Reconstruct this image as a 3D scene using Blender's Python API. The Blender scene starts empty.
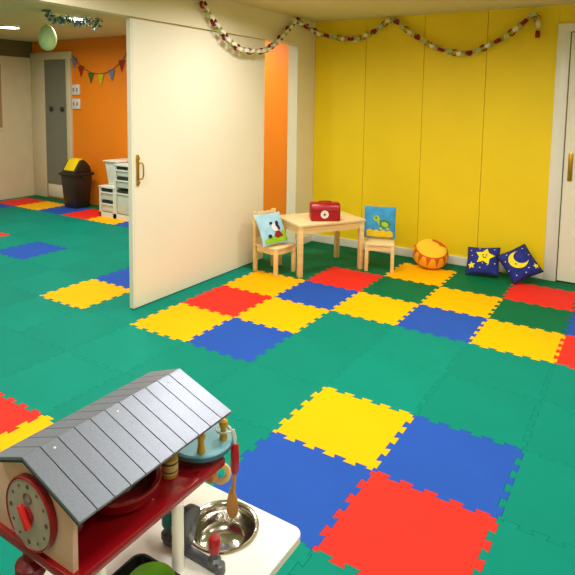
import bpy, bmesh, math, random
from mathutils import Vector, Matrix, Euler
random.seed(7)
S = 0.5                      # one floor-tile pitch in metres; all coordinates below are in tile pitches
sc = bpy.context.scene
COL = sc.collection
pi = math.pi

# ---------------------------------------------------------------- materials
def lin(c):
    c /= 255.0
    return c/12.92 if c <= .04045 else ((c+.055)/1.055)**2.4
def mat(name, rgb, rough=.5, metal=0.0, vary=.06, vscale=6, bump=0.0, bscale=120, spec=.5, stretch=None, coat=0, emit=0):
    m = bpy.data.materials.new(name); m.use_nodes = True
    nt = m.node_tree; b = nt.nodes['Principled BSDF']
    col = tuple(lin(v) for v in rgb)+(1,)
    b.inputs['Roughness'].default_value = rough
    b.inputs['Metallic'].default_value = metal
    b.inputs['Specular IOR Level'].default_value = spec
    b.inputs['Coat Weight'].default_value = coat
    tc = nt.nodes.new('ShaderNodeTexCoord')
    mp = nt.nodes.new('ShaderNodeMapping')
    nt.links.new(tc.outputs['Object'], mp.inputs['Vector'])
    if stretch: mp.inputs['Scale'].default_value = stretch
    nz = nt.nodes.new('ShaderNodeTexNoise'); nz.inputs['Scale'].default_value = vscale; nz.inputs['Detail'].default_value = 4
    nt.links.new(mp.outputs['Vector'], nz.inputs['Vector'])
    rp = nt.nodes.new('ShaderNodeValToRGB')
    rp.color_ramp.elements[0].position = .3; rp.color_ramp.elements[1].position = .7
    rp.color_ramp.elements[0].color = tuple(max(0, v*(1-vary)) for v in col[:3])+(1,)
    rp.color_ramp.elements[1].color = tuple(min(1, v*(1+vary)) for v in col[:3])+(1,)
    nt.links.new(nz.outputs['Fac'], rp.inputs['Fac'])
    nt.links.new(rp.outputs['Color'], b.inputs['Base Color'])
    if emit:
        b.inputs['Emission Color'].default_value = col; b.inputs['Emission Strength'].default_value = emit
    if bump:
        n2 = nt.nodes.new('ShaderNodeTexNoise'); n2.inputs['Scale'].default_value = bscale; n2.inputs['Detail'].default_value = 2
        nt.links.new(tc.outputs['Object'], n2.inputs['Vector'])
        bp = nt.nodes.new('ShaderNodeBump'); bp.inputs['Strength'].default_value = bump; bp.inputs['Distance'].default_value = .002
        nt.links.new(n2.outputs['Fac'], bp.inputs['Height']); nt.links.new(bp.outputs['Normal'], b.inputs['Normal'])
    return m
M = {}
def D(k, *a, **kw): M[k] = mat(k, *a, **kw)
D('foam_green', (0,131,111), .62, bump=.25, vscale=3, vary=.05, spec=.09)
D('foam_green_b', (0,135,115), .62, bump=.25, vscale=3, vary=.05, spec=.09)
D('foam_green_dark', (0,108,66), .62, bump=.25, vscale=3, vary=.05, spec=.09)
D('foam_yellow', (255,184,0), .62, bump=.25, vscale=3, vary=.03, spec=.09)
D('foam_red', (236,50,38), .62, bump=.25, vscale=3, vary=.04, spec=.09)
D('foam_blue', (38,84,176), .62, bump=.25, vscale=3, vary=.05, spec=.09)
D('floor_base', (6,96,76), .8)
D('yellow_paint', (250,216,0), .6, vary=.03, vscale=2, bump=.05, bscale=40)
D('orange_paint', (254,138,0), .55, vary=.03, vscale=2)
D('cream_paint', (238,228,196), .5, vary=.02, vscale=2)
D('panel_paint', (246,238,216), .42, vary=.015, vscale=2)
D('ceiling_paint', (222,214,156), .8, vary=.02, vscale=2)
D('white_gloss', (240,236,222), .35, vary=.015)
D('back_cream', (222,206,170), .5, vary=.03)
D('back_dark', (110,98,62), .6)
D('grey_door', (128,128,112), .5, vary=.03)
D('gap_dark', (95,90,70), .8)
D('brass', (205,160,50), .28, metal=1.0)
D('wood_pale', (242,208,140), .42, vary=.10, vscale=5, stretch=(1,8,8))
D('wood_table', (244,216,160), .4, vary=.07, vscale=4, stretch=(8,1,8))
D('wood_gable', (232,188,166), .42, vary=.08, vscale=5, stretch=(1,1,6))
D('wood_utensil', (190,132,62), .45, vary=.16, vscale=8, stretch=(6,6,1))
D('wood_peg', (214,164,42), .4, vary=.1, vscale=8)
D('red_plastic', (170,8,24), .3, vary=.04)
D('roof_grey', (132,137,150), .40, vary=.08, vscale=260, metal=.55, bump=.12, bscale=300)
D('roof_seam', (38,40,46), .6)
D('kitchen_red', (150,8,20), .28, vary=.05, coat=.3)
D('kitchen_red_dark', (110,6,16), .35, vary=.06)
D('clock_red', (140,14,24), .35)
D('clock_face', (172,160,146), .45, vary=.08, vscale=30)
D('clock_ink', (96,74,70), .6)
D('pointer_red', (226,40,38), .25)
D('worktop', (248,243,232), .35, vary=.02)
D('cabinet_cream', (226,214,190), .5)
D('steel', (200,196,188), .16, metal=1.0, vary=.05)
D('faucet_grey', (88,92,96), .38, metal=.4)
D('teal_plastic', (28,118,116), .35)
D('plate_blue', (122,180,194), .4, vary=.06)
D('plate_rim', (58,104,128), .4)
D('rope_white', (226,228,220), .7)
D('jar_label', (206,180,120), .5, vary=.15, vscale=30)
D('lid_gold', (186,140,50), .4)
D('label_dark', (70,56,40), .6)
D('green_bowl', (96,150,22), .35)
D('tray_black', (22,22,24), .4)
D('bin_black', (44,36,26), .42)
D('bin_yellow', (250,216,0), .4)
D('white_plastic', (232,232,220), .4)
D('tub_white', (214,222,206), .4)
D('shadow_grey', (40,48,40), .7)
D('navy_cloth', (26,40,132), .85, vary=.3, vscale=14, bump=.3, bscale=60)
D('navy_piping', (12,14,40), .8)
D('felt_yellow', (250,222,30), .85, vary=.05)
D('felt_white', (226,230,240), .85)
D('felt_dark', (60,44,20), .85)
D('sun_orange', (252,182,24), .85, vary=.05)
D('sun_yellow', (252,204,40), .85, vary=.04)
D('sun_red', (222,88,10), .85)
D('sky_cloth', (168,212,232), .85, vary=.14, vscale=9)
D('sky_cloth_deep', (64,160,216), .85, vary=.22, vscale=10)
D('grass_cloth', (152,204,14), .85, vary=.12, vscale=14)
D('panda_white', (236,236,238), .85)
D('panda_black', (40,30,56), .85)
D('dress_red', (150,18,34), .85)
D('turtle_green', (64,140,50), .85)
D('turtle_shell', (178,206,70), .85)
D('flower_yellow', (246,204,20), .85)
D('paper_red', (134,14,26), .7)
D('paper_cream', (240,230,200), .75)
D('paper_green', (186,200,130), .75)
D('pen_red', (170,40,16), .8)
D('pen_green', (66,112,24), .8)
D('pen_lime', (206,196,10), .8)
D('pen_blue', (110,130,170), .8)
D('string_brown', (120,84,30), .8)
D('foil_silver', (170,196,200), .25, metal=.8)
D('foil_teal', (70,120,120), .3, metal=.5)
D('egg_green', (178,212,146), .6, vary=.1, vscale=12)
D('lamp_glow', (255,250,225), .5, emit=14)
D('switch_white', (232,228,214), .4)
D('switch_grey', (150,146,136), .5)
D('board_brown', (168,136,88), .7)

# ---------------------------------------------------------------- mesh helpers (tile units in, metres out)
ORI = {}
class MB:
    def __init__(s): s.bm = bmesh.new()
    def _xf(s, vs, mx):
        if mx is not None: bmesh.ops.transform(s.bm, matrix=mx, verts=vs)
    def box(s, x0, x1, y0, y1, z0, z1, mx=None, bev=0, seg=2):
        b2 = bmesh.new()
        bmesh.ops.create_cube(b2, size=1)
        for v in b2.verts:
            v.co = Vector(((x0+x1)/2+v.co.x*(x1-x0), (y0+y1)/2+v.co.y*(y1-y0), (z0+z1)/2+v.co.z*(z1-z0)))
        if bev: bmesh.ops.bevel(b2, geom=b2.edges[:], offset=bev, segments=seg, profile=.5, affect='EDGES')
        s.merge(b2, mx); return s
    def merge(s, b2, mx=None):
        me = bpy.data.meshes.new('tmp'); b2.to_mesh(me); b2.free()
        n = len(s.bm.verts); s.bm.from_mesh(me); bpy.data.meshes.remove(me)
        s.bm.verts.ensure_lookup_table()
        if mx is not None: bmesh.ops.transform(s.bm, matrix=mx, verts=s.bm.verts[n:])
    def lathe(s, prof, c=(0,0,0), n=32, mx=None, sx=1, sy=1):
        """prof: list of (r,z) bottom to top (open ends with r=0 are closed)"""
        b2 = bmesh.new(); rings = []
        for r, z in prof:
            if r < 1e-6: rings.append([b2.verts.new((c[0], c[1], c[2]+z))])
            else: rings.append([b2.verts.new((c[0]+r*sx*math.cos(2*pi*k/n), c[1]+r*sy*math.sin(2*pi*k/n), c[2]+z)) for k in range(n)])
        for A, B in zip(rings, rings[1:]):
            for k in range(n):
                k2 = (k+1) % n
                if len(A) == 1 and len(B) == 1: continue
                if len(A) == 1: b2.faces.new((A[0], B[k2], B[k]))
                elif len(B) == 1: b2.faces.new((A[k], A[k2], B[0]))
                else: b2.faces.new((A[k], A[k2], B[k2], B[k]))
        bmesh.ops.recalc_face_normals(b2, faces=b2.faces[:])
        s.merge(b2, mx); return s
    def cyl(s, c, r, h, n=20, mx=None, bev=0):
        e = bev
        if e: prof = [(0,0),(r-e,0),(r,e),(r,h-e),(r-e,h),(0,h)]
        else: prof = [(0,0),(r,0),(r,h),(0,h)]
        return s.lathe(prof, c, n, mx)
    def tube(s, pts, r, n=10, closed=False, mx=None):
        b2 = bmesh.new(); pts = [Vector(p) for p in pts]; N = len(pts); rings = []
        prev = None
        for i, p in enumerate(pts):
            if closed: t = pts[(i+1) % N]-pts[i-1]
            else: t = pts[min(i+1, N-1)]-pts[max(i-1, 0)]
            t.normalize()
            if prev is None:
                a = Vector((0,0,1)) if abs(t.z) < .9 else Vector((1,0,0))
                u = t.cross(a).normalized()
            else:
                u = (prev - t*prev.dot(t)).normalized()
            prev = u; w = t.cross(u)
            rr = r[i] if isinstance(r, (list, tuple)) else r
            rings.append([b2.verts.new(p+u*rr*math.cos(2*pi*k/n)+w*rr*math.sin(2*pi*k/n)) for k in range(n)])
        L = N if closed else N-1
        for i in range(L):
            A, B = rings[i], rings[(i+1) % N]
            for k in range(n): b2.faces.new((A[k], A[(k+1)%n], B[(k+1)%n], B[k]))
        if not closed:
            b2.faces.new(rings[0][::-1]); b2.faces.new(rings[-1])
        bmesh.ops.recalc_face_normals(b2, faces=b2.faces[:])
        s.merge(b2, mx); return s
    def prism(s, poly, z0, z1, mx=None, bev=0):
        b2 = bmesh.new()
        vs = [b2.verts.new((x, y, z0)) for x, y in poly]
        f = b2.faces.new(vs)
        r = bmesh.ops.extrude_face_region(b2, geom=[f])
        for g in r['geom']:
            if isinstance(g, bmesh.types.BMVert): g.co.z = z1
        bmesh.ops.recalc_face_normals(b2, faces=b2.faces[:])
        if bev: bmesh.ops.bevel(b2, geom=b2.edges[:], offset=bev, segments=2, profile=.5, affect='EDGES')
        s.merge(b2, mx); return s
    def build(s, name, m, parent=None, smooth=True, angle=35):
        me = bpy.data.meshes.new(name)
        o = ORI.get(parent.name if parent else None, (0,0,0))
        bmesh.ops.translate(s.bm, verts=s.bm.verts[:], vec=-Vector(o))
        bmesh.ops.scale(s.bm, verts=s.bm.verts[:], vec=(S,S,S))
        s.bm.to_mesh(me); s.bm.free()
        if smooth:
            for p in me.polygons: p.use_smooth = True
            me.set_sharp_from_angle(angle=math.radians(angle))
        ob = bpy.data.objects.new(name, me); COL.objects.link(ob)
        me.materials.append(M[m] if isinstance(m, str) else m)
        if parent: ob.parent = parent; ORI[ob.name] = o
        return ob
def tag(o, label=None, cat=None, group=None, kind=None):
    if label: o['label'] = label
    if cat: o['category'] = cat
    if group: o['group'] = group
    if kind: o['kind'] = kind
    return o
def thing(name, label, cat, base, rz=0, group=None, local=False):
    """an Empty at the base; parts are given in world tile units unless local"""
    e = bpy.data.objects.new(name, None); COL.objects.link(e)
    e.empty_display_size = .05
    e.location = Vector(base)*S; e.rotation_euler = (0,0,rz)
    ORI[e.name] = (0,0,0) if local else tuple(base)
    return tag(e, label, cat, group)
def single(mb, name, m, label, cat, base, group=None):
    """a thing that is one mesh, its origin at its base"""
    ob = mb.build(name, m)
    ob.data.transform(Matrix.Translation(-Vector(base)*S)); ob.location = Vector(base)*S
    return tag(ob, label, cat, group)
def struct(mb, name, m, parent=None, smooth=False):
    o = mb.build(name, m, parent, smooth)
    if parent is None: o['kind'] = 'structure'
    return o
def rot(axis, deg, c=(0,0,0)):
    c = Vector(c)
    return Matrix.Translation(c) @ Matrix.Rotation(math.radians(deg), 4, axis) @ Matrix.Translation(-c)

# ---------------------------------------------------------------- camera (solved from the floor grid and the verticals)
cx_, cy_, cz_ = 5.7487, -5.1523, 3.0544
yaw, pitch, roll, f_px, pv = -0.5633, 0.0985, 0.0146, 567.67, 156.21
fw = Vector((math.sin(yaw)*math.cos(pitch), math.cos(yaw)*math.cos(pitch), -math.sin(pitch)))
r0 = Vector((math.cos(yaw), -math.sin(yaw), 0)); u0 = r0.cross(fw)
rr = r0*math.cos(roll)+u0*math.sin(roll); uu = -r0*math.sin(roll)+u0*math.cos(roll)
cam = bpy.data.cameras.new('camera'); co = bpy.data.objects.new('camera', cam); COL.objects.link(co)
mw = Matrix((( rr.x, uu.x, -fw.x, cx_*S), (rr.y, uu.y, -fw.y, cy_*S), (rr.z, uu.z, -fw.z, cz_*S), (0,0,0,1)))
co.matrix_world = mw
cam.sensor_width = 36; cam.lens = f_px/575*36; cam.shift_y = -(287.5-pv)/575; cam.clip_start = .02
sc.camera = co
def project(x, y, z):
    d = Vector((x-cx_, y-cy_, z-cz_)); dz = d.dot(fw)
    if dz < .2: return None
    return (287.5+f_px*d.dot(rr)/dz, pv-f_px*d.dot(uu)/dz)

# ---------------------------------------------------------------- room shell
H = 4.70; YW = 5.47; XL = -.30; XB = -10.25; XR = 8.6; YB = -7.6
FZ = -.026
struct(MB().box(XB-.3, XR+.3, YB-.3, YW+.3, FZ-.2, FZ), 'floor', 'floor_base')
struct(MB().box(XB-.3, XR+.3, YB-.3, YW+.3, H, H+.2), 'ceiling', 'ceiling_paint')
# yellow wall made of board panels with thin vertical joints
b = MB()
xs = [XL, .875, 2.08, 3.235, 4.40]
for a, c in zip(xs, xs[1:]): b.box(a+.004, c-.004, YW, YW+.05, FZ, H)
b.box(4.40, 6.4, YW, YW+.05, 4.39, H)
b.box(6.4, XR, YW, YW+.05, FZ, H)
yellow = struct(b, 'wall_front', 'yellow_paint')
struct(MB().box(XL, XR, YW+.05, YW+.25, FZ, H), 'panel_joint', 'gap_dark', yellow)
struct(MB().box(XB, -.52, YW, YW+.25, FZ, H), 'wall_front_back_room', 'orange_paint')
b = MB().box(-.52, XL, 4.76, YW+.25, FZ, H)                         # pillar
b.box(-.52, XL, -4.6, 4.76, 4.175, H)                                # header over the opening
b.box(-.52, XL, YB, -4.6, FZ, H)
b.box(XL-.06, XL+.006, -4.6, 4.76, 4.165, 4.20)
struct(b, 'wall_left', 'cream_paint')
struct(MB().box(XR, XR+.25, YB, YW, FZ, H), 'wall_right', 'cream_paint')
struct(MB().box(XB, XR, YB-.25, YB, FZ, H), 'wall_back', 'cream_paint')
b = MB().box(XB-.25, XB, YB, YW, FZ, 4.22)
wl = struct(b, 'wall_left_back_room', 'back_cream')
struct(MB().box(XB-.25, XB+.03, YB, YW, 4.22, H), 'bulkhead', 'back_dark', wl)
wf = MB()
for a, c in ((2.1,2.2),): pass
wf.box(XB, XB+.04, 3.2, 3.28, 2.05, 4.05); wf.box(XB, XB+.04, 4.46, 4.54, 2.05, 4.05)
wf.box(XB, XB+.04, 3.28, 4.46, 2.05, 2.13); wf.box(XB, XB+.04, 3.28, 4.46, 3.97, 4.05)
nb = thing('framed_board', 'brown board in a cream frame on the far left wall, cut by the photo edge', 'board', (XB,3.9,2.05))
wf.build('frame', 'back_cream', nb)
MB().box(XB, XB+.015, 3.28, 4.46, 2.13, 3.97).build('board', 'board_brown', nb)
struct(MB().box(XL+.0, 4.385, YW-.035, YW, -.002, .165, bev=.008), 'baseboard_front', 'white_gloss')
struct(MB().box(XL, XL+.03, 4.77, YW-.035, -.002, .165, bev=.008), 'baseboard_left', 'white_gloss')
# right-hand door in the yellow wall
d2 = struct(MB().box(4.60, 6.2, YW-.012, YW+.04, .02, 4.24), 'door_2', 'panel_paint')
b = MB().box(4.387, 4.585, YW-.055, YW+.05, -.002, 4.39, bev=.012)
b.box(6.215, 6.41, YW-.055, YW+.05, -.002, 4.39, bev=.012); b.box(4.387, 6.41, YW-.057, YW+.05, 4.255, 4.392, bev=.012)
b.build('door_frame', 'white_gloss', d2)
MB().box(4.58, 4.60, YW+.0, YW+.045, 0, 4.255).box(4.58,6.22,YW,YW+.045,4.24,4.256).build('door_gap', 'gap_dark', d2)
b = MB().box(4.665, 4.735, YW-.03, YW-.012, 1.76, 2.235, bev=.015)
dh = b.build('handle_plate', 'brass', d2)
MB().box(4.68, 4.72, YW-.055, YW-.028, 1.82, 2.17, bev=.012).build('pull', 'brass', dh)
# sliding partition panel
d1 = struct(MB().box(-.435, -.35, .40, 3.67, .012, 4.16, bev=.008), 'door_1', 'panel_paint')
MB().box(-.35, -.344, .425, .445, .03, 4.14).build('edge_bead', 'white_gloss', d1)
hx = -.35
b = MB().box(hx-.002, hx+.02, .475, .525, 1.80, 2.25, bev=.014)
hb = b.build('handle_plate', 'brass', d1)
MB().cyl((0,0,0), .022, .02, 14, mx=Matrix.Translation((hx+.015,.5,2.20)) @ Matrix.Rotation(pi/2,4,'Y')).build('knob', 'brass', hb)
MB().cyl((0,0,0), .022, .02, 14, mx=Matrix.Translation((hx+.015,.5,1.85)) @ Matrix.Rotation(pi/2,4,'Y')).build('knob', 'brass', hb)
MB().tube([(hx+.015,.515,2.13),(hx+.05,.55,2.13),(hx+.06,.56,2.08),(hx+.06,.56,1.95),(hx+.05,.55,1.90),(hx+.015,.515,1.90)], .012, 10).build('grip', 'brass', hb)
# back-room door in the orange wall
d3 = struct(MB().box(-9.62, -8.56, YW-.01, YW+.05, .03, 4.13), 'door_3', 'grey_door')
b = MB().box(-10.24, -9.62, YW-.05, YW+.05, -.002, 4.2, bev=.02); b.box(-8.56, -8.36, YW-.07, YW+.05, -.002, 4.2, bev=.02)
b.box(-10.2, -8.3, YW-.09, YW+.05, 4.14, 4.36, bev=.02)
b.build('door_frame', 'back_cream', d3)
MB().box(-9.55, -8.63, YW-.03, YW-.01, .04, .42, bev=.006).build('kick_plate', 'cream_paint', d3)
for x in (-9.30, -8.79):
    MB().cyl((0,0,0), .075, .06, 16, bev=.02, mx=Matrix.Translation((x,YW-.01,2.69)) @ Matrix.Rotation(pi/2,4,'X')).build('knob', 'bin_black', d3)
for z, l in ((3.26, 'white wall switch beside the grey door, upper of two'), (2.86, 'white wall switch beside the grey door, lower of two')):
    t = thing('light_switch', l, 'light switch', (-8.16,YW,z-.15), group=None)
    MB().box(-8.33, -7.98, YW-.05, YW, z-.15, z+.15, bev=.02).build('switch_plate', 'switch_white', t)
    for rx in (-8.25, -8.10): MB().box(rx, rx+.05, YW-.065, YW-.05, z-.05, z+.05).build('rocker', 'switch_grey', t)
# recessed downlights of the back room (the main room's are outside the picture)
def lamp(name, loc, energy, size, rgb=(1,.97,.915), spread=170):
    l = bpy.data.lights.new(name, 'AREA'); l.shape = 'DISK'; l.size = size; l.energy = energy; l.color = rgb; l.spread = math.radians(spread)
    o = bpy.data.objects.new(name, l); COL.objects.link(o); o.location = Vector(loc)*S
    return o
for (x, y), l in (((-7.23,2.90), 'round ceiling downlight nearest the far left wall'), ((-4.53,2.67), 'round ceiling downlight behind the silver garland')):
    t = thing('downlight', l, 'ceiling light', (x,y,H))
    MB().lathe([(.225,-.001),(.30,-.001),(.29,-.03),(.225,-.03),(.225,-.001)], (x,y,H), 28).build('trim_ring', 'white_plastic', t)
    MB().lathe([(0,-.02),(.225,-.02),(.225,-.005),(0,-.005)], (x,y,H), 28).build('lens', 'lamp_glow', t)

# ---------------------------------------------------------------- puzzle-mat floor
AMP, NT, MAR = .024, 5, .05
def seam():
    """toothed curve from (0,0) to (1,0): list of (t, offset); dovetailed like foam jigsaw mats"""
    pts = [(0,0)]; n = 2*NT-1; w = (1-2*MAR)/n; e = w*.10
    for k in range(n):                                   # teeth of the lower tile on even k
        t0, t1 = MAR+k*w, MAR+(k+1)*w
        if k % 2 == 0: pts += [(t0+(e if k else 0), -AMP*.0 if not k else -AMP), (t0-e, AMP), (t1+e, AMP), (t1-e, -AMP)]
    pts[-1] = (1-MAR-e, 0); pts.append((1,0))
    return pts
SEAM = seam()
def outline():
    P = []
    P += [(t, o) for t, o in SEAM[:-1]]                       # bottom
    P += [(1+o, t) for t, o in SEAM[:-1]]                     # right
    P += [(t, 1+o) for t, o in SEAM[::-1][:-1]]               # top
    P += [(o, t) for t, o in SEAM[::-1][:-1]]                 # left
    return P
OUT = outline()
def clip(P, axis, lim, keep_less):
    R = []
    for i in range(len(P)):
        a, b2 = P[i-1], P[i]
        ia = (a[axis] <= lim) == keep_less; ib = (b2[axis] <= lim) == keep_less
        if ia != ib:
            t = (lim-a[axis])/(b2[axis]-a[axis]); R.append((a[0]+t*(b2[0]-a[0]), a[1]+t*(b2[1]-a[1])))
        if ib: R.append(b2)
    return R
def inset(P, d):
    n = len(P); R = []
    for i in range(n):
        p0, p1, p2 = Vector(P[i-1]), Vector(P[i]), Vector(P[(i+1)%n])
        e1 = (p1-p0); e2 = (p2-p1)
        if e1.length < 1e-7 or e2.length < 1e-7: R.append(P[i]); continue
        n1 = Vector((-e1.y, e1.x)).normalized(); n2 = Vector((-e2.y, e2.x)).normalized()
        m = (n1+n2)
        if m.length < 1e-4: m = n1
        m.normalize(); k = d/max(.5, m.dot(n1)); R.append((p1.x+m.x*k, p1.y+m.y*k))
    return R
def tile_mesh(P, name):
    bm = bmesh.new()
    A = inset(P, .0006); B = inset(P, .0018)
    lo = [bm.verts.new((x*S, y*S, FZ*S+.0002)) for x, y in A]
    mid = [bm.verts.new((x*S, y*S, -.002*S)) for x, y in A]
    hi = [bm.verts.new((x*S, y*S, 0)) for x, y in B]
    n = len(A)
    for R0, R1 in ((lo, mid), (mid, hi)):
        for k in range(n): bm.faces.new((R0[k], R0[(k+1)%n], R1[(k+1)%n], R1[k]))
    f = bm.faces.new(hi); g = bm.faces.new(lo[::-1])
    bm.normal_update()
    bmesh.ops.triangulate(bm, faces=[f, g], ngon_method='EAR_CLIP')
    me = bpy.data.meshes.new(name); bm.to_mesh(me); bm.free(); return me
BASE_MESH = {}
def get_mesh(colour, a, c):
    key = (colour, c if c == 5 else 0, a if a == -11 else 0)
    if key not in BASE_MESH:
        P = OUT
        if c == 5: P = clip(P, 1, YW-.037-5, True)
        if a == -11: P = clip(P, 0, XB+.04+11, False)
        me = tile_mesh(P, 'foam_tile_'+colour); me.materials.append(M['foam_'+colour]); BASE_MESH[key] = me
    return BASE_MESH[key]
Y_, B_, R_, G_ = 'yellow', 'blue', 'red', 'green_dark'
TC = {
 (0,0):(Y_,'yellow foam floor tile at the near corner of the big sliding panel'),
 (0,1):(R_,'red foam floor tile along the foot of the sliding panel, between two yellow tiles'),
 (0,2):(Y_,'yellow foam floor tile under the front legs of the left toddler chair'),
 (1,0):(B_,'blue foam floor tile nearest the grey toy roof, beside two yellow tiles'),
 (1,1):(Y_,'yellow foam floor tile between two blue tiles in front of the sliding panel'),
 (1,2):(B_,'blue foam floor tile in front of the toddler table'),
 (1,3):(R_,'red foam floor tile half under the front edge of the toddler table'),
 (2,2):(Y_,'yellow foam floor tile in the front row, left of its blue tile'),
 (2,3):(G_,'dark green foam floor tile in front of the right toddler chair'),
 (2,4):(Y_,'yellow foam floor tile under the round sun cushion'),
 (3,2):(B_,'blue foam floor tile between two yellow ones in the front row facing the pillows'),
 (3,3):(Y_,'yellow foam floor tile in the middle row, before the sun cushion and star pillow'),
 (3,4):(G_,'dark green foam floor tile under the star pillow'),
 (4,2):(Y_,'yellow foam floor tile in the front row nearest the white door side'),
 (4,3):(G_,'dark green foam floor tile in front of the red tile by the moon pillow'),
 (4,4):(R_,'red foam floor tile in front of the moon pillow and white door'),
 (5,2):(R_,'red foam floor tile cut by the right edge of the photo'),
 (5,3):(B_,'blue foam floor tile behind the red one at the right edge of the photo'),
 (3,-1):(Y_,'yellow foam floor tile of the four-tile square in the room centre'),
 (4,-1):(B_,'right blue foam floor tile of the four-tile square in the room centre'),
 (3,-2):(B_,'left blue foam floor tile of the four-tile square, beside the toy sink'),
 (4,-2):(R_,'red foam floor tile of the four-tile square, nearest the camera'),
 (0,-3):(R_,'red foam floor tile at the left edge of the photo, left of the toy kitchen'),
 (1,-3):(Y_,'yellow foam floor tile half hidden behind the grey toy roof'),
 (1,-4):(B_,'blue foam floor tile peeping out left of the toy kitchen clock'),
 (-2,0):(Y_,'yellow foam floor tile alone in the opening left of the sliding panel'),
 (-2,1):(B_,'blue foam floor tile behind the lone yellow tile, partly hidden by the sliding panel'),
 (-5,1):(B_,'blue foam floor tile alone in the green floor of the back room'),
 (-7,1):(R_,'red foam floor tile alone at the far left of the back room'),
 (-10,4):(R_,'red foam floor tile along the far left wall of the back room'),
 (-9,4):(Y_,'yellow foam floor tile in front of the grey door in the back room'),
 (-8,4):(B_,'blue foam floor tile under the black swing bin'),
 (-7,4):(R_,'red foam floor tile between the black bin and white storage unit'),
 (-6,4):(Y_,'yellow foam floor tile before the white storage unit'),
 (-5,4):(B_,'blue foam floor tile right of the yellow one at the storage unit'),
 (-10,3):(B_,'blue foam floor tile at the far left edge, before the back room red tile'),
}
PADX = 26
for a in range(-11, 8):
    for c in range(-6, 6):
        pr = [project(a+i/2, c+j/2, 0) for i in range(3) for j in range(3)]
        pr = [p for p in pr if p]
        if not pr: continue
        if not (a, c) in TC:
            if not any(-PADX < p[0] < 575+PADX and 100 < p[1] < 575+PADX for p in pr): continue
            # wholly behind the sliding panel or under the kitchen: the photo shows nothing of them
            if a <= -2 and all(134 < p[0] for p in pr): continue
        if (a, c) in TC: colour, lab = TC[a, c]; grp = None
        else:
            if c == 5 and a >= 0: colour, lab, grp = 'green_dark', 'narrow dark green foam strip tile along the foot of the yellow wall', 'foam strips along the yellow wall'
            elif c == 5: colour, lab, grp = 'green_dark', 'narrow dark green foam strip tile along the orange back-room wall', 'foam strips along the orange wall'
            elif a >= -1 and c >= 3 : colour, lab, grp = 'green_dark', 'plain dark green foam tile under the toddler table and chairs', 'dark green tiles under the table'
            elif a < -1: colour, lab, grp = ('green','green_b')[(a*7+c*3) % 2], 'plain green foam tile in the back room floor, left of the sliding panel', 'plain green floor tiles, back room'
            else: colour, lab, grp = ('green','green_b')[(a*5+c*3) % 3 == 0], 'plain green foam tile in the open playroom floor', 'plain green floor tiles, playroom'
        o = bpy.data.objects.new('foam_tile', get_mesh(colour, a, c)); COL.objects.link(o)
        o.location = (a*S, c*S, 0)
        tag(o, lab, 'floor tile', grp)

# ---------------------------------------------------------------- toddler table
T = thing('toddler_table', 'pale pine toddler table between the two small chairs', 'table', (.803,3.83,0), math.radians(58.8), local=True)
hw, hd = .68, .47
MB().box(-hw, hw, -hd, hd, .885, .93, bev=.008).build('tabletop', 'wood_table', T)
b = MB()
b.box(-hw+.07, hw-.07, -hd+.03, -hd+.06, .76, .885); b.box(-hw+.07, hw-.07, hd-.06, hd-.03, .76, .885)
b.box(-hw+.03, -hw+.06, -hd+.07, hd-.07, .76, .885); b.box(hw-.06, hw-.03, -hd+.07, hd-.07, .76, .885)
b.build('apron', 'wood_pale', T)
for sx in (-1,1):
    for sy in (-1,1):
        x, y = sx*(hw-.055), sy*(hd-.055)
        MB().box(x-.042, x+.042, y-.042, y+.042, .001, .885, bev=.006).build('leg', 'wood_pale', T)

# ---------------------------------------------------------------- toddler chairs (front is local -y)
def chair(label, base, rz):
    t = thing('toddler_chair', label, 'chair', base, rz, local=True)
    w, d = .26, .26
    MB().box(-w, w, -d, d, .47, .505, bev=.008).build('seat', 'wood_table', t)
    b = MB(); b.box(-w+.03, w-.03, -d+.015, -d+.04, .38, .47); b.box(-w+.03, w-.03, d-.05, d-.03, .38, .47)
    b.box(-w+.012, -w+.035, -d+.04, d-.04, .38, .47); b.box(w-.035, w-.012, -d+.04, d-.04, .38, .47)
    b.build('seat_rail', 'wood_pale', t)
    for s in (-1,1):
        x = s*(w-.03)
        MB().box(x-.032, x+.032, -d+.002, -d+.062, .001, .468, bev=.005).build('leg', 'wood_pale', t)
        MB().box(x-.032, x+.032, d-.012, d+.048, .001, 1.08, bev=.005).build('leg', 'wood_pale', t)
    MB().box(-w+.062, w-.062, d+.004, d+.03, .62, 1.06, bev=.005).build('backrest', 'wood_table', t)
    return t
chair('pale pine toddler chair at the left end of the table, by the sliding panel', (.30,3.12,0), math.radians(80))
chair('pale pine toddler chair right of the table, against the yellow wall', (1.75,4.40,0), math.radians(22))

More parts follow.
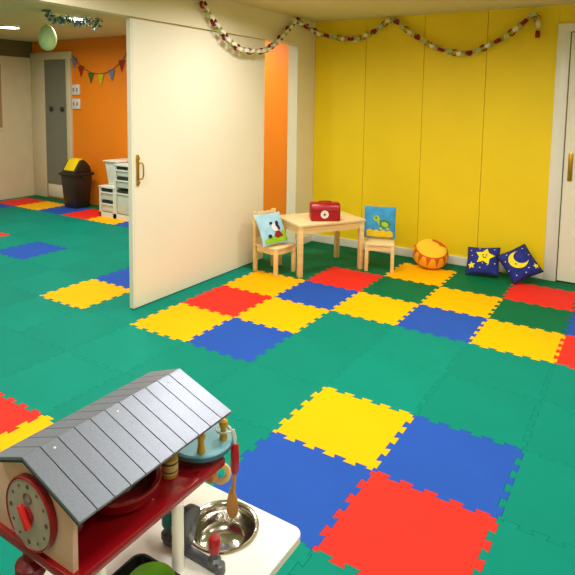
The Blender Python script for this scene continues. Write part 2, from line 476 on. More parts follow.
# ---------------------------------------------------------------- cushions
def pil(w, h, t):
    """half thickness of a square pillow at u,v in [-1,1]"""
    def f(u, v):
        e = max(0, (1-abs(u)**2.6))*max(0, (1-abs(v)**2.6))
        return t*e**.55
    return f
def pillow(t, m, w, h, th, mx, pinch=.06, n=22, name='cushion_cover'):
    f = pil(w, h, th); b2 = bmesh.new()
    def P(u, v, s):
        k = 1-pinch*(1-(abs(u)*abs(v))**1.5)*max(abs(u), abs(v))**6
        return Vector((u*w/2*k, s*f(u, v), v*h/2*k))
    G = {}
    for s in (-1, 1):
        for i in range(n+1):
            for j in range(n+1):
                u, v = -1+2*i/n, -1+2*j/n
                u, v = math.sin(u*pi/2)*.5+u*.5, math.sin(v*pi/2)*.5+v*.5
                edge = i in (0,n) or j in (0,n)
                key = (i,j,0 if edge else s)
                if key not in G: G[key] = b2.verts.new(P(u, v, s))
    for s in (-1, 1):
        g = lambda i, j: G[(i,j,0 if (i in (0,n) or j in (0,n)) else s)]
        for i in range(n):
            for j in range(n):
                q = [g(i,j), g(i+1,j), g(i+1,j+1), g(i,j+1)]
                b2.faces.new(q if s == -1 else q[::-1])
    bmesh.ops.recalc_face_normals(b2, faces=b2.faces[:])
    mb = MB(); mb.merge(b2, mx)
    o = mb.build(name, m, t, angle=80)
    return f
def patch(poly, surf, mx, off=.006, cuts=3):
    """flat felt shape (polygon in face coordinates) laid on a curved surface: surf(x,z) -> Vector"""
    b2 = bmesh.new()
    vs = [b2.verts.new((x, 0, z)) for x, z in poly]
    es = [b2.edges.new((vs[i], vs[(i+1)%len(vs)])) for i in range(len(vs))]
    bmesh.ops.triangle_fill(b2, edges=es, use_beauty=True)
    for _ in range(cuts):
        L = [e for e in b2.edges if e.calc_length() > .035]
        if not L: break
        bmesh.ops.subdivide_edges(b2, edges=L, cuts=1, use_grid_fill=False)
        bmesh.ops.triangulate(b2, faces=[f for f in b2.faces if len(f.verts) > 3])
    for v in b2.verts: v.co = surf(v.co.x, v.co.z, off)
    mb = MB(); mb.merge(b2, mx); return mb
def ell(cx, cz, rx, rz, n=24, a0=0, a1=360, rotd=0):
    R = []
    for k in range(n):
        a = math.radians(a0+(a1-a0)*k/(n if a1-a0 == 360 else n-1)); x, z = rx*math.cos(a), rz*math.sin(a)
        c, s = math.cos(math.radians(rotd)), math.sin(math.radians(rotd))
        R.append((cx+x*c-z*s, cz+x*s+z*c))
    return R
def star(cx, cz, r, ri, n=5, rotd=90):
    return [(cx+(r if k%2 == 0 else ri)*math.cos(math.radians(rotd+k*180/n)), cz+(r if k%2 == 0 else ri)*math.sin(math.radians(rotd+k*180/n))) for k in range(2*n)]
def surf_pil(f, w, h):
    def s(x, z, off):
        u, v = max(-1,min(1,2*x/w)), max(-1,min(1,2*z/h))
        return Vector((x, -f(u, v)-off, z))
    return s
def ring(mb, w, h, mx, r=.012, pinch=.06):
    pts = []
    n = 16
    def P(u, v):
        k = 1-pinch*(1-(abs(u)*abs(v))**1.5)*max(abs(u), abs(v))**6
        return Vector((u*w/2*k, 0, v*h/2*k))
    for i in range(n): pts.append(P(-1+2*i/n, -1))
    for i in range(n): pts.append(P(1, -1+2*i/n))
    for i in range(n): pts.append(P(1-2*i/n, 1))
    for i in range(n): pts.append(P(-1, 1-2*i/n))
    mb.tube(pts, r, 8, closed=True, mx=mx); return mb

# left chair cushion: panda-like animal in a red dress on grass
def place(base, rz, tilt, spin, lift):
    """cushion frame: face looks along local -y; tilt back, spin in its own plane, base on its bottom edge"""
    return Matrix.Rotation(rz,4,'Z') @ Matrix.Rotation(math.radians(tilt),4,'X') @ Matrix.Translation((0,0,lift)) @ Matrix.Rotation(math.radians(spin),4,'Y')
cb = (.42,2.965,.55)
t = thing('cushion', 'pale blue cushion with a cartoon animal on grass, on the left toddler chair', 'cushion', cb, local=True)
w, h = .57, .59
mx = place(cb, math.radians(72), -30, 0, .285)
f = pillow(t, 'sky_cloth', w, h, .055, mx); sp = surf_pil(f, w, h)
patch([(-.24,-.25),(-.08,-.265),(.1,-.26),(.25,-.24),(.25,-.08),(.19,-.05),(.12,-.10),(.04,-.13),(-.06,-.15),(-.16,-.17),(-.24,-.19)], sp, mx).build('grass_patch', 'grass_cloth', t)
o = patch(ell(.04,.0,.085,.075), sp, mx, .012); o.build('animal_head', 'panda_white', t)
patch(ell(.09,.06,.035,.06,18,rotd=-20), sp, mx, .018).build('animal_ear', 'panda_black', t)
patch(ell(-.035,.085,.035,.022,18,rotd=15), sp, mx, .018).build('animal_ear', 'panda_black', t)
patch(ell(.105,-.01,.03,.045,18), sp, mx, .019).build('eye_patch', 'panda_black', t)
patch([(.02,-.07),(.10,-.06),(.17,-.16),(.03,-.19),(-.03,-.15)], sp, mx, .013).build('dress', 'dress_red', t)
patch(ell(-.12,-.145,.04,.035,18), sp, mx, .014).build('ladybird', 'panda_black', t)

cb = (1.685,4.52,.53)
t = thing('cushion', 'sky blue cushion with a green turtle, on the right toddler chair', 'cushion', cb, local=True)
w, h = .58, .58
mx = place(cb, math.radians(22), -6, 0, .295)
f = pillow(t, 'sky_cloth_deep', w, h, .045, mx, pinch=.02); sp = surf_pil(f, w, h)
patch([(-.24,-.27),(.24,-.27),(.24,-.18),(.18,-.14),(.12,-.17),(.06,-.13),(0,-.17),(-.06,-.13),(-.12,-.16),(-.18,-.12),(-.24,-.15)], sp, mx, .006).build('flower_patch', 'flower_yellow', t)
patch(ell(.09,-.03,.10,.075,26,rotd=-15), sp, mx, .010).build('turtle_shell', 'turtle_green', t)
patch(ell(.09,-.035,.065,.045,26,rotd=-15), sp, mx, .016).build('shell_spot', 'turtle_shell', t)
patch(ell(-.06,.07,.06,.055,22), sp, mx, .010).build('turtle_head', 'turtle_shell', t)
patch([(-.03,.04),(.02,0),(.0,-.06),(-.03,-.03),(-.06,.03)], sp, mx, .009).build('turtle_neck', 'turtle_shell', t)
for x in (0.02,.14): patch(ell(x,-.115,.03,.03,14), sp, mx, .010).build('turtle_foot', 'turtle_shell', t)
patch(ell(-.07,.085,.014,.018,12), sp, mx, .02).build('turtle_eye', 'panda_black', t)

# star pillow and moon pillow, leaning on the yellow wall
def dots(t, sp, mx, L, r=.010):
    for x, z in L: patch(ell(x,z,r,r,10), sp, mx, .006, 1).build('white_dot', 'felt_white', t)
cb = (3.42,4.90,.0)
t = thing('pillow', 'navy pillow with a smiling yellow star, leaning beside the moon pillow', 'pillow', cb, local=True)
w, h = .55, .54
mx = place(cb, math.radians(-4), -41, -9, .29)
f = pillow(t, 'navy_cloth', w, h, .105, mx); sp = surf_pil(f, w, h)
ring(MB(), w, h, mx).build('piping', 'navy_piping', t)
st = patch(star(.05,.04,.172,.095,5,80), sp, mx, .010).build('star', 'felt_yellow', t)
for x in (.022,.08): patch(ell(x,.065,.010,.016,10), sp, mx, .016, 1).build('star_eye', 'felt_dark', st)
patch(ell(.05,.035,.035,.03,10,200,340)+ell(.05,.045,.03,.022,10,340,200), sp, mx, .016, 1).build('star_smile', 'felt_dark', st)
patch(star(-.17,-.13,.07,.035,5,95), sp, mx, .010).build('small_star', 'felt_yellow', t)
dots(t, sp, mx, [(-.17,.06),(-.2,.17),(-.05,.2),(.22,-.08),(.1,-.12),(-.02,-.17),(.2,.2),(.02,-.09)])
cb = (4.065,4.83,.0)
t = thing('pillow', 'navy pillow with a yellow crescent moon, tilted on its corner by the white door', 'pillow', cb, local=True)
w, h = .52, .58
mx = place(cb, math.radians(4), -41, -36, .37)
f = pillow(t, 'navy_cloth', w, h, .105, mx); sp = surf_pil(f, w, h)
ring(MB(), w, h, mx).build('piping', 'navy_piping', t)
def inv_spin(P, a):
    c, s = math.cos(math.radians(a)), math.sin(math.radians(a)); return [(x*c+z*s, -x*s+z*c) for x, z in P]
moon = inv_spin(ell(0,0,.16,.16,26,110,345)+ell(.055,.05,.125,.125,20,345,110), 22)
mo = patch([(x+.0, z+.03) for x, z in moon], sp, mx, .010).build('moon', 'felt_yellow', t)
patch(ell(-.075,-.03,.012,.016,10), sp, mx, .016, 1).build('moon_eye', 'felt_dark', mo)
patch(star(.2,-.18,.05,.026,5,90), sp, mx, .010).build('small_star', 'felt_yellow', t)
dots(t, sp, mx, [(-.2,.1),(-.12,.2),(.2,.05),(.17,.2),(-.16,-.2),(0,-.22),(-.23,-.07),(.08,-.17)])

def settle(root, z=.003):
    bpy.context.view_layer.update()
    lo = min((c.matrix_world @ v.co).z for c in root.children for v in c.data.vertices)
    root.location.z += z*S-lo
for o in list(COL.objects):
    if o.type == 'EMPTY' and o.name.startswith('pillow'): settle(o)
# round sun cushion
cb = (2.50,5.02,0)
t = thing('sun_cushion', 'round orange cushion with a yellow sun face and red rays, against the yellow wall', 'cushion', cb, local=True)
RX, RZ = .32, .195
tm = Matrix.Translation((0,0,.245)) @ Matrix.Rotation(math.radians(35),4,'Z') @ Matrix.Rotation(math.radians(24),4,'X')
def sup(th, ph, k=1.0):
    ct, st_ = math.cos(th), math.sin(th)
    e = .72
    r = RX*abs(ct)**e; z = RZ*math.copysign(abs(st_)**e, st_)
    return Vector((r*math.cos(ph)*k, r*math.sin(ph)*k, z*k))
def band(ph0, ph1, th0, th1, k=1.0, n=36, m=10, tri=False):
    b2 = bmesh.new(); G = []
    for j in range(m+1):
        row = []
        for i in range(n+1):
            q = j/m
            if tri:
                c = (ph0+ph1)/2; ph = c+(ph0-c+(ph1-ph0)*i/n)*q
            else: ph = ph0+(ph1-ph0)*i/n
            row.append(b2.verts.new(sup(th0+(th1-th0)*q, ph, k)))
        G.append(row)
    for j in range(m):
        for i in range(n): b2.faces.new((G[j][i], G[j][i+1], G[j+1][i+1], G[j+1][i]))
    bmesh.ops.remove_doubles(b2, verts=b2.verts[:], dist=1e-5)
    bmesh.ops.recalc_face_normals(b2, faces=b2.faces[:])
    mb = MB(); mb.merge(b2, tm); return mb
band(0, 2*pi, -pi/2, pi/2, 1, 56, 40).build('cushion_cover', 'sun_orange', t, angle=80)
band(0, 2*pi, .62, pi/2-.001, 1.012, 48, 14).build('sun_face', 'sun_yellow', t, angle=80)
band(0, 2*pi, .52, .64, 1.018, 56, 3).build('face_ring', 'sun_red', t, angle=80)
band(-.30*pi+.9, .12*pi+.9, .60, 1.25, 1.020, 14, 8).build('swirl', 'sun_red', t, angle=80)
for k in range(12):
    a = 2*pi*k/12+.1
    band(a-.17, a+.17, -.16, .53, 1.014, 6, 8, tri=True).build('ray', 'sun_red', t, angle=80)
band(0, 2*pi, -.42, -.34, 1.014, 56, 2).build('lower_ring', 'sun_red', t, angle=80)

settle(t)
# ---------------------------------------------------------------- red toy case on the table
cb = (.975,3.68,.931)
t = thing('toy_case', 'red toy doctor case with a round white emblem on the toddler table', 'toy case', cb, math.radians(36), local=True)
prof = [(-.145,0),(.145,0),(.16,.03),(.155,.17),(.135,.27),(.085,.32),(-.085,.32),(-.135,.27),(-.155,.17),(-.16,.03)]
mp = Matrix(((0,0,1,0),(1,0,0,0),(0,1,0,0),(0,0,0,1)))   # (x,y,z)->(z,x,y): extrude along local x
MB().prism(prof, -.265, .265, mx=mp, bev=.028).build('case_body', 'red_plastic', t)
MB().tube([(-.12,0,.314),(-.11,0,.330),(-.06,0,.338),(.06,0,.338),(.11,0,.330),(.12,0,.314)], .011, 10).build('handle', 'red_plastic', t)
b = MB().box(-.267,.267,-.158,.158,.185,.191); b.build('seam', 'kitchen_red_dark', t)
em = MB().cyl((0,0,0), .072, .012, 28, bev=.004, mx=Matrix.Translation((-.02,-.156,.125)) @ Matrix.Rotation(pi/2,4,'X')).build('emblem', 'white_plastic', t)
yb = -.168
MB().box(-.045,.005,yb-.004,yb,.116,.134).box(-.029,-.011,yb-.004,yb,.10,.15).build('cross', 'red_plastic', em)

# ---------------------------------------------------------------- toy kitchen
K = thing('toy_kitchen', 'toy wooden kitchen with grey pitched roof, red shelf and cream worktop in the foreground', 'toy kitchen', (3.9,-3.55,0))
# worktop with a round sink cut-out
def rrect(x0, x1, y0, y1, r, n=8):
    P = []
    for cx, cy, a in ((x1-r,y1-r,0),(x0+r,y1-r,90),(x0+r,y0+r,180),(x1-r,y0+r,270)):
        for k in range(n+1):
            q = math.radians(a+90*k/n); P.append((cx+r*math.cos(q), cy+r*math.sin(q)))
    return P
SKX, SKY, SKR = 4.145, -3.145, .153
b2 = bmesh.new()
OP = rrect(3.62, 4.487, -4.12, -2.952, .055); IP = [(SKX+SKR*math.cos(2*pi*k/40), SKY+SKR*math.sin(2*pi*k/40)) for k in range(40)]
es = []
for PP in (OP, IP):
    vs = [b2.verts.new((x,y,1.0)) for x, y in PP]
    es += [b2.edges.new((vs[i], vs[(i+1)%len(vs)])) for i in range(len(vs))]
bmesh.ops.triangle_fill(b2, edges=es, use_beauty=True)
r = bmesh.ops.extrude_face_region(b2, geom=b2.faces[:])
for g in r['geom']:
    if isinstance(g, bmesh.types.BMVert): g.co.z = .962
bmesh.ops.recalc_face_normals(b2, faces=b2.faces[:])
mb = MB(); mb.merge(b2); mb.build('worktop', 'worktop', K)
MB().box(3.68, 4.28, -4.06, -2.97, .001, .64, bev=.01).box(3.68,3.70,-4.06,-2.97,.64,.961).box(3.68,4.28,-4.06,-4.04,.64,.961).box(3.68,4.28,-2.985,-2.97,.64,.961).box(3.68,4.28,-3.50,-3.48,.64,.961).build('cabinet', 'cabinet_cream', K)
for y0, y1, yk in ((-4.05,-3.53,-3.58),(-3.51,-2.98,-3.46)):
    dd = MB().box(4.28, 4.30, y0, y1, .05, .94, bev=.006).build('cabinet_door', 'cabinet_cream', K)
    MB().lathe([(0,0),(.012,0),(.012,.02),(.024,.03),(.02,.045),(0,.05)], n=14, mx=Matrix.Translation((4.30,yk,.6)) @ Matrix.Rotation(pi/2,4,'Y')).build('knob', 'wood_peg', dd)
sk = MB().lathe([(.175,.004),(.172,.010),(.16,.010),(.150,.002),(.146,-.03),(.136,-.075),(.11,-.105),(.06,-.118),(0,-.12),(0,-.126),(.06,-.124),(.115,-.111),(.142,-.078),(.151,-.03),(.1525,.0),(.175,.001),(.175,.004)], (SKX,SKY,1.0), 48).build('sink_bowl', 'steel', K, angle=60)
MB().lathe([(0,.0),(.03,.0),(.03,.006),(.022,.008),(.0,.004)], (SKX,SKY,.881), 20).build('drain', 'faucet_grey', sk)
# faucet
fa = MB().box(3.975, 4.30, -3.385, -3.345, 1.0, 1.032, bev=.008).build('faucet', 'faucet_grey', K)
pr = [(-3.395,1.032),(-3.345,1.032),(-3.330,1.05),(-3.318,1.09),(-3.302,1.13),(-3.282,1.155),(-3.28,1.172),(-3.295,1.19),(-3.32,1.207),(-3.355,1.215),(-3.388,1.205),(-3.397,1.14)]
mp2 = Matrix(((0,0,1,0),(1,0,0,0),(0,1,0,0),(0,0,0,1)))
MB().prism(pr, 4.085, 4.125, mx=mp2, bev=.006).build('spout', 'faucet_grey', fa)
for x, m, s in ((3.992,'teal_plastic',1.0),(4.272,'red_plastic',.9)):
    tp = MB().lathe([(0,0),(.030,0),(.030,.02),(.018,.03),(.018,.055),(0,.055)], (x,-3.365,1.03), 16).build('tap', 'faucet_grey', fa)
    MB().lathe([(0,0),(.023,0),(.027,.01),(.027,.056),(.021,.068),(0,.07)], (x,-3.365,1.085), 18).build('tap_knob', m, tp)
MB().lathe([(0,0),(.022,0),(.025,.01),(.023,.040),(.016,.045),(0,.045)], n=18, mx=Matrix.Translation((4.305,-3.368,1.005)) @ Matrix.Rotation(0,4,'Y')).build('faucet_end', 'faucet_grey', fa)
# red shelf, poles, gable, back
RZ0, RZ1 = 1.318, 1.358
MB().box(3.615, 4.155, -3.985, -3.143, RZ0, RZ1, bev=.006).build('shelf', 'kitchen_red', K)
for x, y in ((4.140,-3.453),(4.128,-3.86),(3.70,-3.62),(3.66,-3.2)):
    MB().cyl((x,y,1.0), (.026 if x > 4 else .02), RZ0-1.0, 18).build('pole', 'worktop', K)
ax, az, ex, ez = 3.88, 1.727, 4.203, 1.610
slope = (az-ez)/(ex-ax)
gx = 4.122; gz = az-slope*(gx-ax)-.012
gable = [(2*ax-gx, RZ1),(gx, RZ1),(gx, gz),(ax, az-.012),(2*ax-gx, gz)]
mg = Matrix(((1,0,0,0),(0,0,-1,0),(0,1,0,0),(0,0,0,1)))           # (x,y,z)->(x,-z,y)
MB().prism(gable, 3.945, 3.968, mx=mg, bev=.002).build('gable_wall', 'wood_gable', K)
MB().box(3.655, 3.675, -3.945, -3.2, RZ1, gz).build('back_panel', 'kitchen_red_dark', K)
MB().box(3.675, 3.80, -3.22, -3.20, RZ1, 1.60).build('end_wall', 'wood_gable', K)
L0 = math.hypot(ex-ax, az-ez); ang = math.degrees(math.atan2(az-ez, ex-ax))
y0, y1 = -4.0, -3.158; n = 11; pw = (y1-y0)/n
for side in (1,-1):
    mxr = Matrix.Translation((ax,0,az)) @ (Matrix.Rotation(math.radians(ang),4,'Y') if side == 1 else Matrix.Scale(-1,4,(1,0,0)) @ Matrix.Rotation(math.radians(ang),4,'Y'))
    b = MB()
    L = L0*(1 if side == 1 else .63)
    for k in range(n): b.box(0, L, y0+k*pw+.0016, y0+(k+1)*pw-.0016, -.010, .003, bev=.0012, seg=1)
    bmesh.ops.transform(b.bm, matrix=mxr, verts=b.bm.verts[:])
    bmesh.ops.recalc_face_normals(b.bm, faces=b.bm.faces[:])
    rf = b.build('roof_slope', 'roof_grey', K, angle=20)
    b = MB().box(.002, L-.003, y0+.002, y1-.002, -.018, -.004, mx=mxr)
    bmesh.ops.recalc_face_normals(b.bm, faces=b.bm.faces[:])
    b.build('roof_batten', 'roof_seam', rf)
    if side == 1:
        for k in (1.5, 5.5, 9.5):
            MB().lathe([(0,0),(.006,0),(.004,.0025),(0,.003)], n=10, mx=mxr @ Matrix.Translation((.035, y0+k*pw, .003))).build('screw', 'white_plastic', rf)
# clock / dial on the gable
CX, CZ, CY = 3.900, 1.508, -3.968
mc = Matrix.Translation((CX,CY,CZ)) @ Matrix.Rotation(pi/2,4,'X') @ Matrix.Scale(.94,4)   # local +z -> -y
ck = MB().lathe([(0,0),(.148,0),(.150,.004),(.150,.026),(.147,.030),(.142,.030),(.140,.024),(0,.024)], n=48, mx=mc).build('dial_case', 'clock_red', K)
MB().lathe([(0,.024),(.140,.024),(.140,.0265),(0,.0265)], n=48, mx=mc).build('dial_face', 'clock_face', ck)
for k in range(12):
    a = 2*pi*k/12
    MB().cyl((.115*math.cos(a), .115*math.sin(a), .026), .0065 if k % 3 else .010, .002, 10, mx=mc).build('dial_mark', 'clock_ink', ck)
MB().tube([(.024*math.cos(q*pi/9), .068+.019*math.sin(q*pi/9), .028) for q in range(18)], .0035, 6, closed=True, mx=mc).build('dial_symbol', 'clock_ink', ck)
MB().cyl((0,-.002,.026), .036, .012, 20, bev=.004, mx=mc).build('pointer_hub', 'clock_red', ck)
MB().box(-.013,.013,-.05,.05,.036,.056, mx=mc @ Matrix.Rotation(math.radians(33),4,'Z'), bev=.006).build('pointer', 'pointer_red', ck)
# knobs under the shelf and the round blue plate shelf with pegs
MB().lathe([(0,0),(.05,0),(.06,.02),(.06,.05),(.03,.07),(.03,.115),(0,.115)], (3.835,-3.945,RZ0-.115), 20).build('hanging_knob', 'kitchen_red_dark', K)
MB().lathe([(0,0),(.022,.0),(.030,.012),(.022,.035),(.012,.045),(.012,.06),(0,.06)], (4.115,-3.20,RZ0-.06), 16).build('hanging_knob', 'wood_utensil', K)
PX, PY = 4.03, -3.172
bp = MB().lathe([(0,0),(.140,0),(.148,.006),(.148,.024),(.142,.030),(0,.030)], (PX,PY,1.395), 44).build('round_shelf', 'plate_blue', K)
MB().lathe([(.1475,.003),(.1515,.004),(.1515,.022),(.1475,.023),(.1475,.003)], (PX,PY,1.395), 44).build('shelf_rim', 'plate_rim', bp)
MB().cyl((PX-.05,PY+.0,RZ1), .03, .04, 16).build('spacer', 'plate_blue', bp)
for x, y, l in ((4.100,-3.255,1), (4.122,-3.118,1)):
    MB().lathe([(0,0),(.020,0),(.018,.02),(.014,.05),(.017,.062),(.022,.075),(.020,.092),(.010,.100),(0,.101)], (x,y,1.425), 18).build('peg', 'wood_peg', bp)
MB().lathe([(0,0),(.012,0),(.010,.005),(0,.006)], (4.125,-3.31,RZ1), 14).build('screw', 'kitchen_red_dark', K)

# things standing on, lying in or hanging from the toy kitchen
t = thing('spatula', 'wooden spatula with a red handle hanging over the toy sink', 'spatula', (4.16,-3.085,1.02))
HX, HY = 4.163, -3.080
MB().tube([(HX,HY,1.27),(HX-.004,HY-.002,1.18),(HX-.008,HY-.004,1.14)], .0105, 10).build('shaft', 'wood_utensil', t)
bl = [(-.010,1.165),(.010,1.165),(.026,1.11),(.032,1.06),(.028,1.025),(.006,1.002),(-.014,1.015),(-.026,1.05),(-.024,1.10)]
ms = Matrix.Translation((HX-.012,HY-.006,0)) @ Matrix.Rotation(math.radians(35),4,'Z') @ mg
MB().prism(bl, -.005, .005, mx=ms, bev=.002).build('blade', 'wood_utensil', t)
MB().tube([(HX,HY,1.245),(HX,HY,1.257),(HX,HY,1.33),(HX,HY,1.385),(HX,HY,1.395)], [.013,.019,.022,.019,.012], 14).build('handle', 'red_plastic', t)
QX, QY = 4.122, -3.118
MB().tube([(HX,HY,1.385),(HX+.002,HY+.001,1.43),(HX-.006,HY-.004,1.465)]+[(QX+.034*math.cos(q), QY+.034*math.sin(q), 1.474) for q in [.55+k*.5 for k in range(12)]]+[(HX-.012,HY-.010,1.462),(HX-.004,HY-.003,1.43),(HX,HY,1.390)], .0055, 8).build('hanging_loop', 'rope_white', t)
t = thing('wooden_ring', 'small pale wooden ring hanging beside the red spatula handle', 'ring', (4.10,-3.075,1.19))
RCX, RCY, RCZ = 4.075, -3.075, 1.205
mr = Matrix.Translation((RCX,RCY,RCZ)) @ Matrix.Rotation(math.radians(40),4,'Z') @ Matrix.Rotation(math.radians(62),4,'X')
MB().lathe([(.024,-.020),(.042,-.016),(.050,0),(.042,.016),(.024,.020),(.019,0),(.024,-.020)], n=28, mx=mr).build('ring', 'wood_pale', t)
MB().tube([(RCX-.003,RCY+.0,RCZ+.034),(RCX-.003,RCY+.002,1.30),(RCX-.004,RCY+.002,1.393)], .004, 6).build('cord', 'wood_utensil', t)

t = thing('toy_bowl', 'big dark red bowl on the red shelf under the grey roof', 'bowl', (3.935,-3.60,RZ1))
MB().lathe([(0,.001),(.10,.001),(.135,.02),(.152,.066),(.166,.076),(.164,.088),(.146,.082),(.122,.028),(.09,.012),(0,.010)], (3.955,-3.60,RZ1), 44).build('bowl', 'kitchen_red', t)
jb = (4.028,-3.385,RZ1)
t = thing('toy_jar', 'small wooden toy jar with a pale label on the red shelf', 'jar', jb)
MB().cyl(jb, .036, .10, 24, bev=.004).build('jar_body', 'lid_gold', t)
MB().lathe([(.0365,.02),(.0375,.02),(.0375,.085),(.0365,.085)], jb, 24).build('label', 'jar_label', t)
MB().lathe([(.0378,.03),(.0382,.03),(.0382,.036),(.0378,.036)], jb, 24).lathe([(.0378,.066),(.0382,.066),(.0382,.074),(.0378,.074)], jb, 24).build('label_stripe', 'label_dark', t)
MB().cyl((jb[0],jb[1],RZ1+.10), .038, .028, 24, bev=.006).build('lid', 'lid_gold', t)
tb = (4.11,-3.65,1.001)
t = thing('baking_tray', 'black square toy baking tray on the cream worktop beneath the green bowl', 'tray', tb)
b2 = bmesh.new()
P0 = rrect(3.97,4.25,-3.79,-3.515,.04,5); P1 = rrect(3.958,4.262,-3.802,-3.503,.05,5); P2 = rrect(3.968,4.252,-3.792,-3.513,.042,5); P3 = rrect(3.978,4.242,-3.782,-3.523,.036,5)
rings = [[b2.verts.new((x,y,z)) for x, y in P] for P, z in ((P0,1.001),(P1,1.045),(P2,1.045),(P3,1.010))]
b2.faces.new(rings[0][::-1]); b2.faces.new(rings[3])
for A, B in zip(rings, rings[1:]):
    for k in range(len(A)): b2.faces.new((A[k],A[(k+1)%len(A)],B[(k+1)%len(A)],B[k]))
mb = MB(); mb.merge(b2); o = mb.build('tray_pan', 'tray_black', t)
gb = (4.15,-3.625,1.0115)
single(MB().lathe([(0,0),(.05,0),(.08,.02),(.098,.06),(.102,.066),(.099,.072),(.092,.064),(.074,.026),(.045,.010),(0,.008)], gb, 40), 'toy_bowl', 'green_bowl', 'green toy bowl standing in the black tray at the bottom edge', 'bowl', gb)

# ---------------------------------------------------------------- paper chains
def poly_at(pts, step):
    P = [Vector(p) for p in pts]; Q = []
    # Catmull-Rom smoothing then even spacing
    D_ = []
    for i in range(len(P)-1):
        p0, p1, p2, p3 = P[max(i-1,0)], P[i], P[i+1], P[min(i+2,len(P)-1)]
        for k in range(20):
            t = k/20
            D_.append(.5*((2*p1)+(-p0+p2)*t+(2*p0-5*p1+4*p2-p3)*t*t+(-p0+3*p1-3*p2+p3)*t**3))
    D_.append(P[-1]); acc = 0; Q = [(D_[0], D_[1]-D_[0])]
    for a, c in zip(D_, D_[1:]):
        l = (c-a).length; s0 = 0
        while acc+(l-s0) >= step:
            s0 += step-acc; acc = 0; Q.append((a+(c-a)*(s0/l), c-a))
        acc += l-s0
    return Q
def link_mesh(m, r=.050, wd=.032, th=.004, n=22):
    mb = MB().lathe([(r,-wd),(r+th,-wd),(r+th,wd),(r,wd),(r,-wd)], n=n, sx=1.15)
    o = mb.build('link', m); me = o.data; bpy.data.objects.remove(o); return me
LM = {m: link_mesh(m) for m in ('paper_red','paper_cream','paper_green')}
def chain(name, label, pts, pattern, wallax, step=.088):
    Q = poly_at(pts, step); base = Q[0][0]
    t = thing(name, label, 'paper chain', base)
    for i, (p, d) in enumerate(Q):
        d = d.normalized()
        nrm = Vector(wallax); b_ = (nrm - d*nrm.dot(d)).normalized()
        ax_ = b_ if i % 2 == 0 else d.cross(b_)          # ring axis, alternating
        y_ = ax_.cross(d)
        o = bpy.data.objects.new('link', LM[pattern[i % len(pattern)]]); COL.objects.link(o); o.parent = t
        q = Matrix((d, y_, ax_)).transposed().to_4x4()
        rl = Matrix.Rotation(random.uniform(-.35,.35),4,'X')
        o.matrix_local = Matrix.Translation((p-base)*S) @ q @ rl
    return t
R3 = ['paper_red','paper_cream','paper_green']; R4 = ['paper_red','paper_cream','paper_green','paper_cream']
xc = XL+.09
chain('paper_chain', 'red and cream paper chain swagged over the cream header above the sliding panel',
      [(xc,1.45,4.66),(xc,1.697,4.575),(xc,1.839,4.427),(xc,2.11,4.21),(xc,2.42,4.01),(xc,2.81,3.90),(xc,3.354,3.925),(xc,3.675,4.045),(xc,4.0,4.25),(xc,4.289,4.46),(xc,4.47,4.61)], R4, (1,0,0))
yc = YW-.09
chain('paper_chain', 'red and cream paper chain swagged along the top of the yellow wall',
      [(xc+.0,4.60,4.62),(xc+.06,4.85,4.53),(-.04,5.2,4.43),(.25,yc-.02,4.345),(.71,yc,4.30),(1.10,yc,4.44),(1.45,yc,4.62),(1.74,yc,4.43),(2.28,yc,4.09),(2.68,yc,3.965),(3.04,yc,3.97),(3.61,yc,4.245),(3.92,yc,4.50),(4.03,yc,4.54),(4.08,yc,4.40),(4.08,yc,4.20)], R3, (0,1,0))
# bunting on the orange wall
BP = [(-8.30,YW-.03,4.25),(-7.96,YW-.03,3.97),(-7.54,YW-.03,3.76),(-7.08,YW-.03,3.70),(-6.63,YW-.03,3.80),(-6.19,YW-.03,4.07),(-6.02,YW-.03,4.27)]
t = thing('bunting', 'string of small coloured pennants on the orange wall of the back room', 'bunting', BP[0])
Q = poly_at(BP, .05)
MB().tube([q[0] for q in Q], .010, 6).build('string', 'string_brown', t)
for x, z, m in ((-8.20,4.17,'pen_blue'),(-7.92,3.93,'pen_red'),(-7.50,3.74,'pen_green'),(-7.08,3.69,'pen_lime'),(-6.64,3.80,'pen_blue'),(-6.24,4.05,'pen_red')):
    MB().prism([(x-.13,z),(x+.13,z),(x,z-.31)], -(YW-.022), -(YW-.028), mx=Matrix(((1,0,0,0),(0,0,-1,0),(0,1,0,0),(0,0,0,1)))).build('pennant', m, t)
# silver foil garland and green paper egg under the back-room ceiling
GP = [(-3.95,1.62,4.66),(-4.22,2.02,4.53),(-4.12,2.2,4.60),(-4.05,2.32,4.52),(-3.98,2.46,4.52),(-4.05,2.68,4.61),(-4.0,2.82,4.50),(-4.10,2.96,4.66)]
t = thing('foil_garland', 'silver and teal foil garland looped across the back room ceiling', 'garland', GP[0])
Q = poly_at(GP, .03)
b = MB(); c2 = MB()
for i, (p, d) in enumerate(Q):
    a = i*.55; d = d.normalized(); n1 = d.cross(Vector((0,0,1))).normalized(); n2 = d.cross(n1)
    v = n1*math.cos(a)+n2*math.sin(a)
    (b if i % 3 else c2).tube([p-v*.085, p+d*.02, p+v*.085], .016, 6)
b.build('foil_fringe', 'foil_silver', t); c2.build('foil_fringe', 'foil_teal', t)
MB().tube([q[0] for q in Q], .012, 6).build('core', 'foil_teal', t)
eb = (-4.36,1.921,3.955)
t = thing('paper_egg', 'pale green egg-shaped paper decoration hanging in the back room', 'decoration', eb)
prof = [(0,0)]+[(.17*math.sin(q)*(1-.10*-math.cos(q)), .255-.255*math.cos(q)) for q in [pi*k/22 for k in range(1,22)]]+[(0,.51)]
MB().lathe(prof, eb, 36).build('egg', 'egg_green', t)
MB().tube([(eb[0],eb[1],eb[2]+.505),(eb[0],eb[1],H)], .014, 6).build('string', 'rope_white', t)

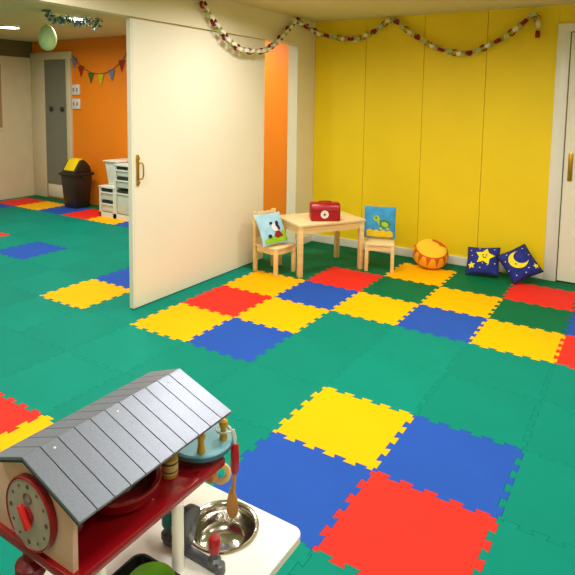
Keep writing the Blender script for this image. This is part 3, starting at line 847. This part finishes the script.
# ---------------------------------------------------------------- swing bin
bx0, bx1, by0, by1 = -7.87, -7.25, 4.66, 5.24
bc = ((bx0+bx1)/2, (by0+by1)/2, 0.001)
t = thing('swing_bin', 'black swing bin with a yellow flap lid against the orange wall', 'bin', bc)
def taper(x0,x1,y0,y1,z0,X0,X1,Y0,Y1,z1,bev=.03):
    b2 = bmesh.new()
    lo = [b2.verts.new(v) for v in ((x0,y0,z0),(x1,y0,z0),(x1,y1,z0),(x0,y1,z0))]
    hi = [b2.verts.new(v) for v in ((X0,Y0,z1),(X1,Y0,z1),(X1,Y1,z1),(X0,Y1,z1))]
    b2.faces.new(lo[::-1]); b2.faces.new(hi)
    for k in range(4): b2.faces.new((lo[k],lo[(k+1)%4],hi[(k+1)%4],hi[k]))
    if bev: bmesh.ops.bevel(b2, geom=b2.edges[:], offset=bev, segments=2, profile=.5, affect='EDGES')
    mb = MB(); mb.merge(b2); return mb
taper(bx0+.06,bx1-.06,by0+.06,by1-.06,.001,bx0,bx1,by0,by1,.90).build('bin_body', 'bin_black', t)
MB().box(bx0-.04,bx1+.04,by0-.04,by1+.04,.90,.98,bev=.02).build('rim', 'bin_black', t)
hood = [(by0+.0,.98),(by1-.0,.98),(by1-.05,1.15),(by1-.17,1.28),(by0+.33,1.34),(by0+.22,1.31)]
mh = Matrix(((0,0,1,0),(1,0,0,0),(0,1,0,0),(0,0,0,1)))
MB().prism(hood, bx0+.02, bx1-.02, mx=mh, bev=.03).build('lid_hood', 'bin_black', t)
fl = [(by0+.035,1.05),(by0+.22,1.335),(by0+.34,1.365),(by0+.345,1.345),(by0+.25,1.30),(by0+.06,1.03)]
MB().prism(fl, bx0+.09, bx1-.10, mx=mh, bev=.005).build('flap', 'bin_yellow', t)
MB().box(bx1-.02,bx1+.05,by0+.2,by0+.42,.84,.89,bev=.012).build('handle', 'bin_black', t)

# ---------------------------------------------------------------- stepped white storage unit with tubs
ux0, um, ux1, uy0, uy1 = -6.08, -5.50, -4.66, 4.50, 5.40
t = thing('storage_unit', 'white stepped storage unit with pull-out tubs beside the orange wall', 'storage unit', ((ux0+ux1)/2,(uy0+uy1)/2,0.001))
b = MB()
for x0, x1, h_ in ((ux0,um,.80),(um,ux1,1.40)):
    b.box(x0, x0+.06, uy0, uy1, .001, h_-.05); b.box(x1-.06, x1, uy0, uy1, .001, h_-.05)
    b.box(x0, x1, uy0-.02, uy1, h_-.05, h_, bev=.008); b.box(x0, x1, uy0, uy1, .001, .12)
    b.box(x0, x1, uy1-.04, uy1, .001, h_)
b.build('carcass', 'white_plastic', t)
for x0, x1, zs in ((ux0+.07,um-.07,((.14,.40),(.44,.70))),(um+.07,ux1-.07,((.14,.72),(.80,1.05),(1.09,1.31)))):
    for z0, z1 in zs:
        tb = MB().box(x0, x1, uy0+.02, uy1-.06, z0, z1-.06, bev=.02).build('tub', 'tub_white', t)
        MB().box(x0-.01, x1+.01, uy0-.01, uy0+.05, z1-.09, z1-.05, bev=.01).build('tub_rim', 'white_plastic', tb)
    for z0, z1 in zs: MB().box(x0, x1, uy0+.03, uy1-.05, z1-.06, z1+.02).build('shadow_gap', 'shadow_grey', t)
t = thing('storage_tub', 'white tapered tub standing on the low step of the storage unit', 'tub', (-5.78,5.0,.801))
taper(-5.98,-5.56,4.72,5.30,.801,-6.04,-5.53,4.66,5.34,1.40,.02).build('tub_body', 'white_plastic', t)
MB().box(-6.08,-5.51,4.62,5.37,1.405,1.44,bev=.015).build('rim', 'white_plastic', t)
single(MB().box(-5.30,-4.75,4.75,5.15,1.401,1.47,bev=.02).box(-5.25,-4.9,4.8,5.1,1.47,1.56,bev=.03), 'toy_box', 'red_plastic', 'flat red toy box lying on top of the white storage unit', 'toy box', (-5.02,4.95,1.401))

# ---------------------------------------------------------------- light
for i, (x, y, e) in enumerate(((1.3,1.9,26),(4.4,1.9,27),(7.0,1.2,20),(.9,-1.4,24),(3.5,-.7,26),(7.0,-2.4,20),(1.6,-4.8,20),(5.2,-4.6,22))):
    lamp('playroom_lamp', (x,y,H-.03), e*.69, .42, spread=165)
for x, y in ((-7.23,2.90),(-4.53,2.67),(-7.2,-.6),(-4.4,-.8),(-2.2,1.5),(-2.2,-2.2),(-2.0,4.4)):
    lamp('back_room_lamp', (x,y,H-.05), 14, .22)
w = bpy.data.worlds.new('world'); sc.world = w; w.use_nodes = True
w.node_tree.nodes['Background'].inputs[0].default_value = (1,.95,.85,1); w.node_tree.nodes['Background'].inputs[1].default_value = .2
sc.view_settings.view_transform = 'Standard'; sc.view_settings.look = 'None'; sc.view_settings.exposure = 0.0
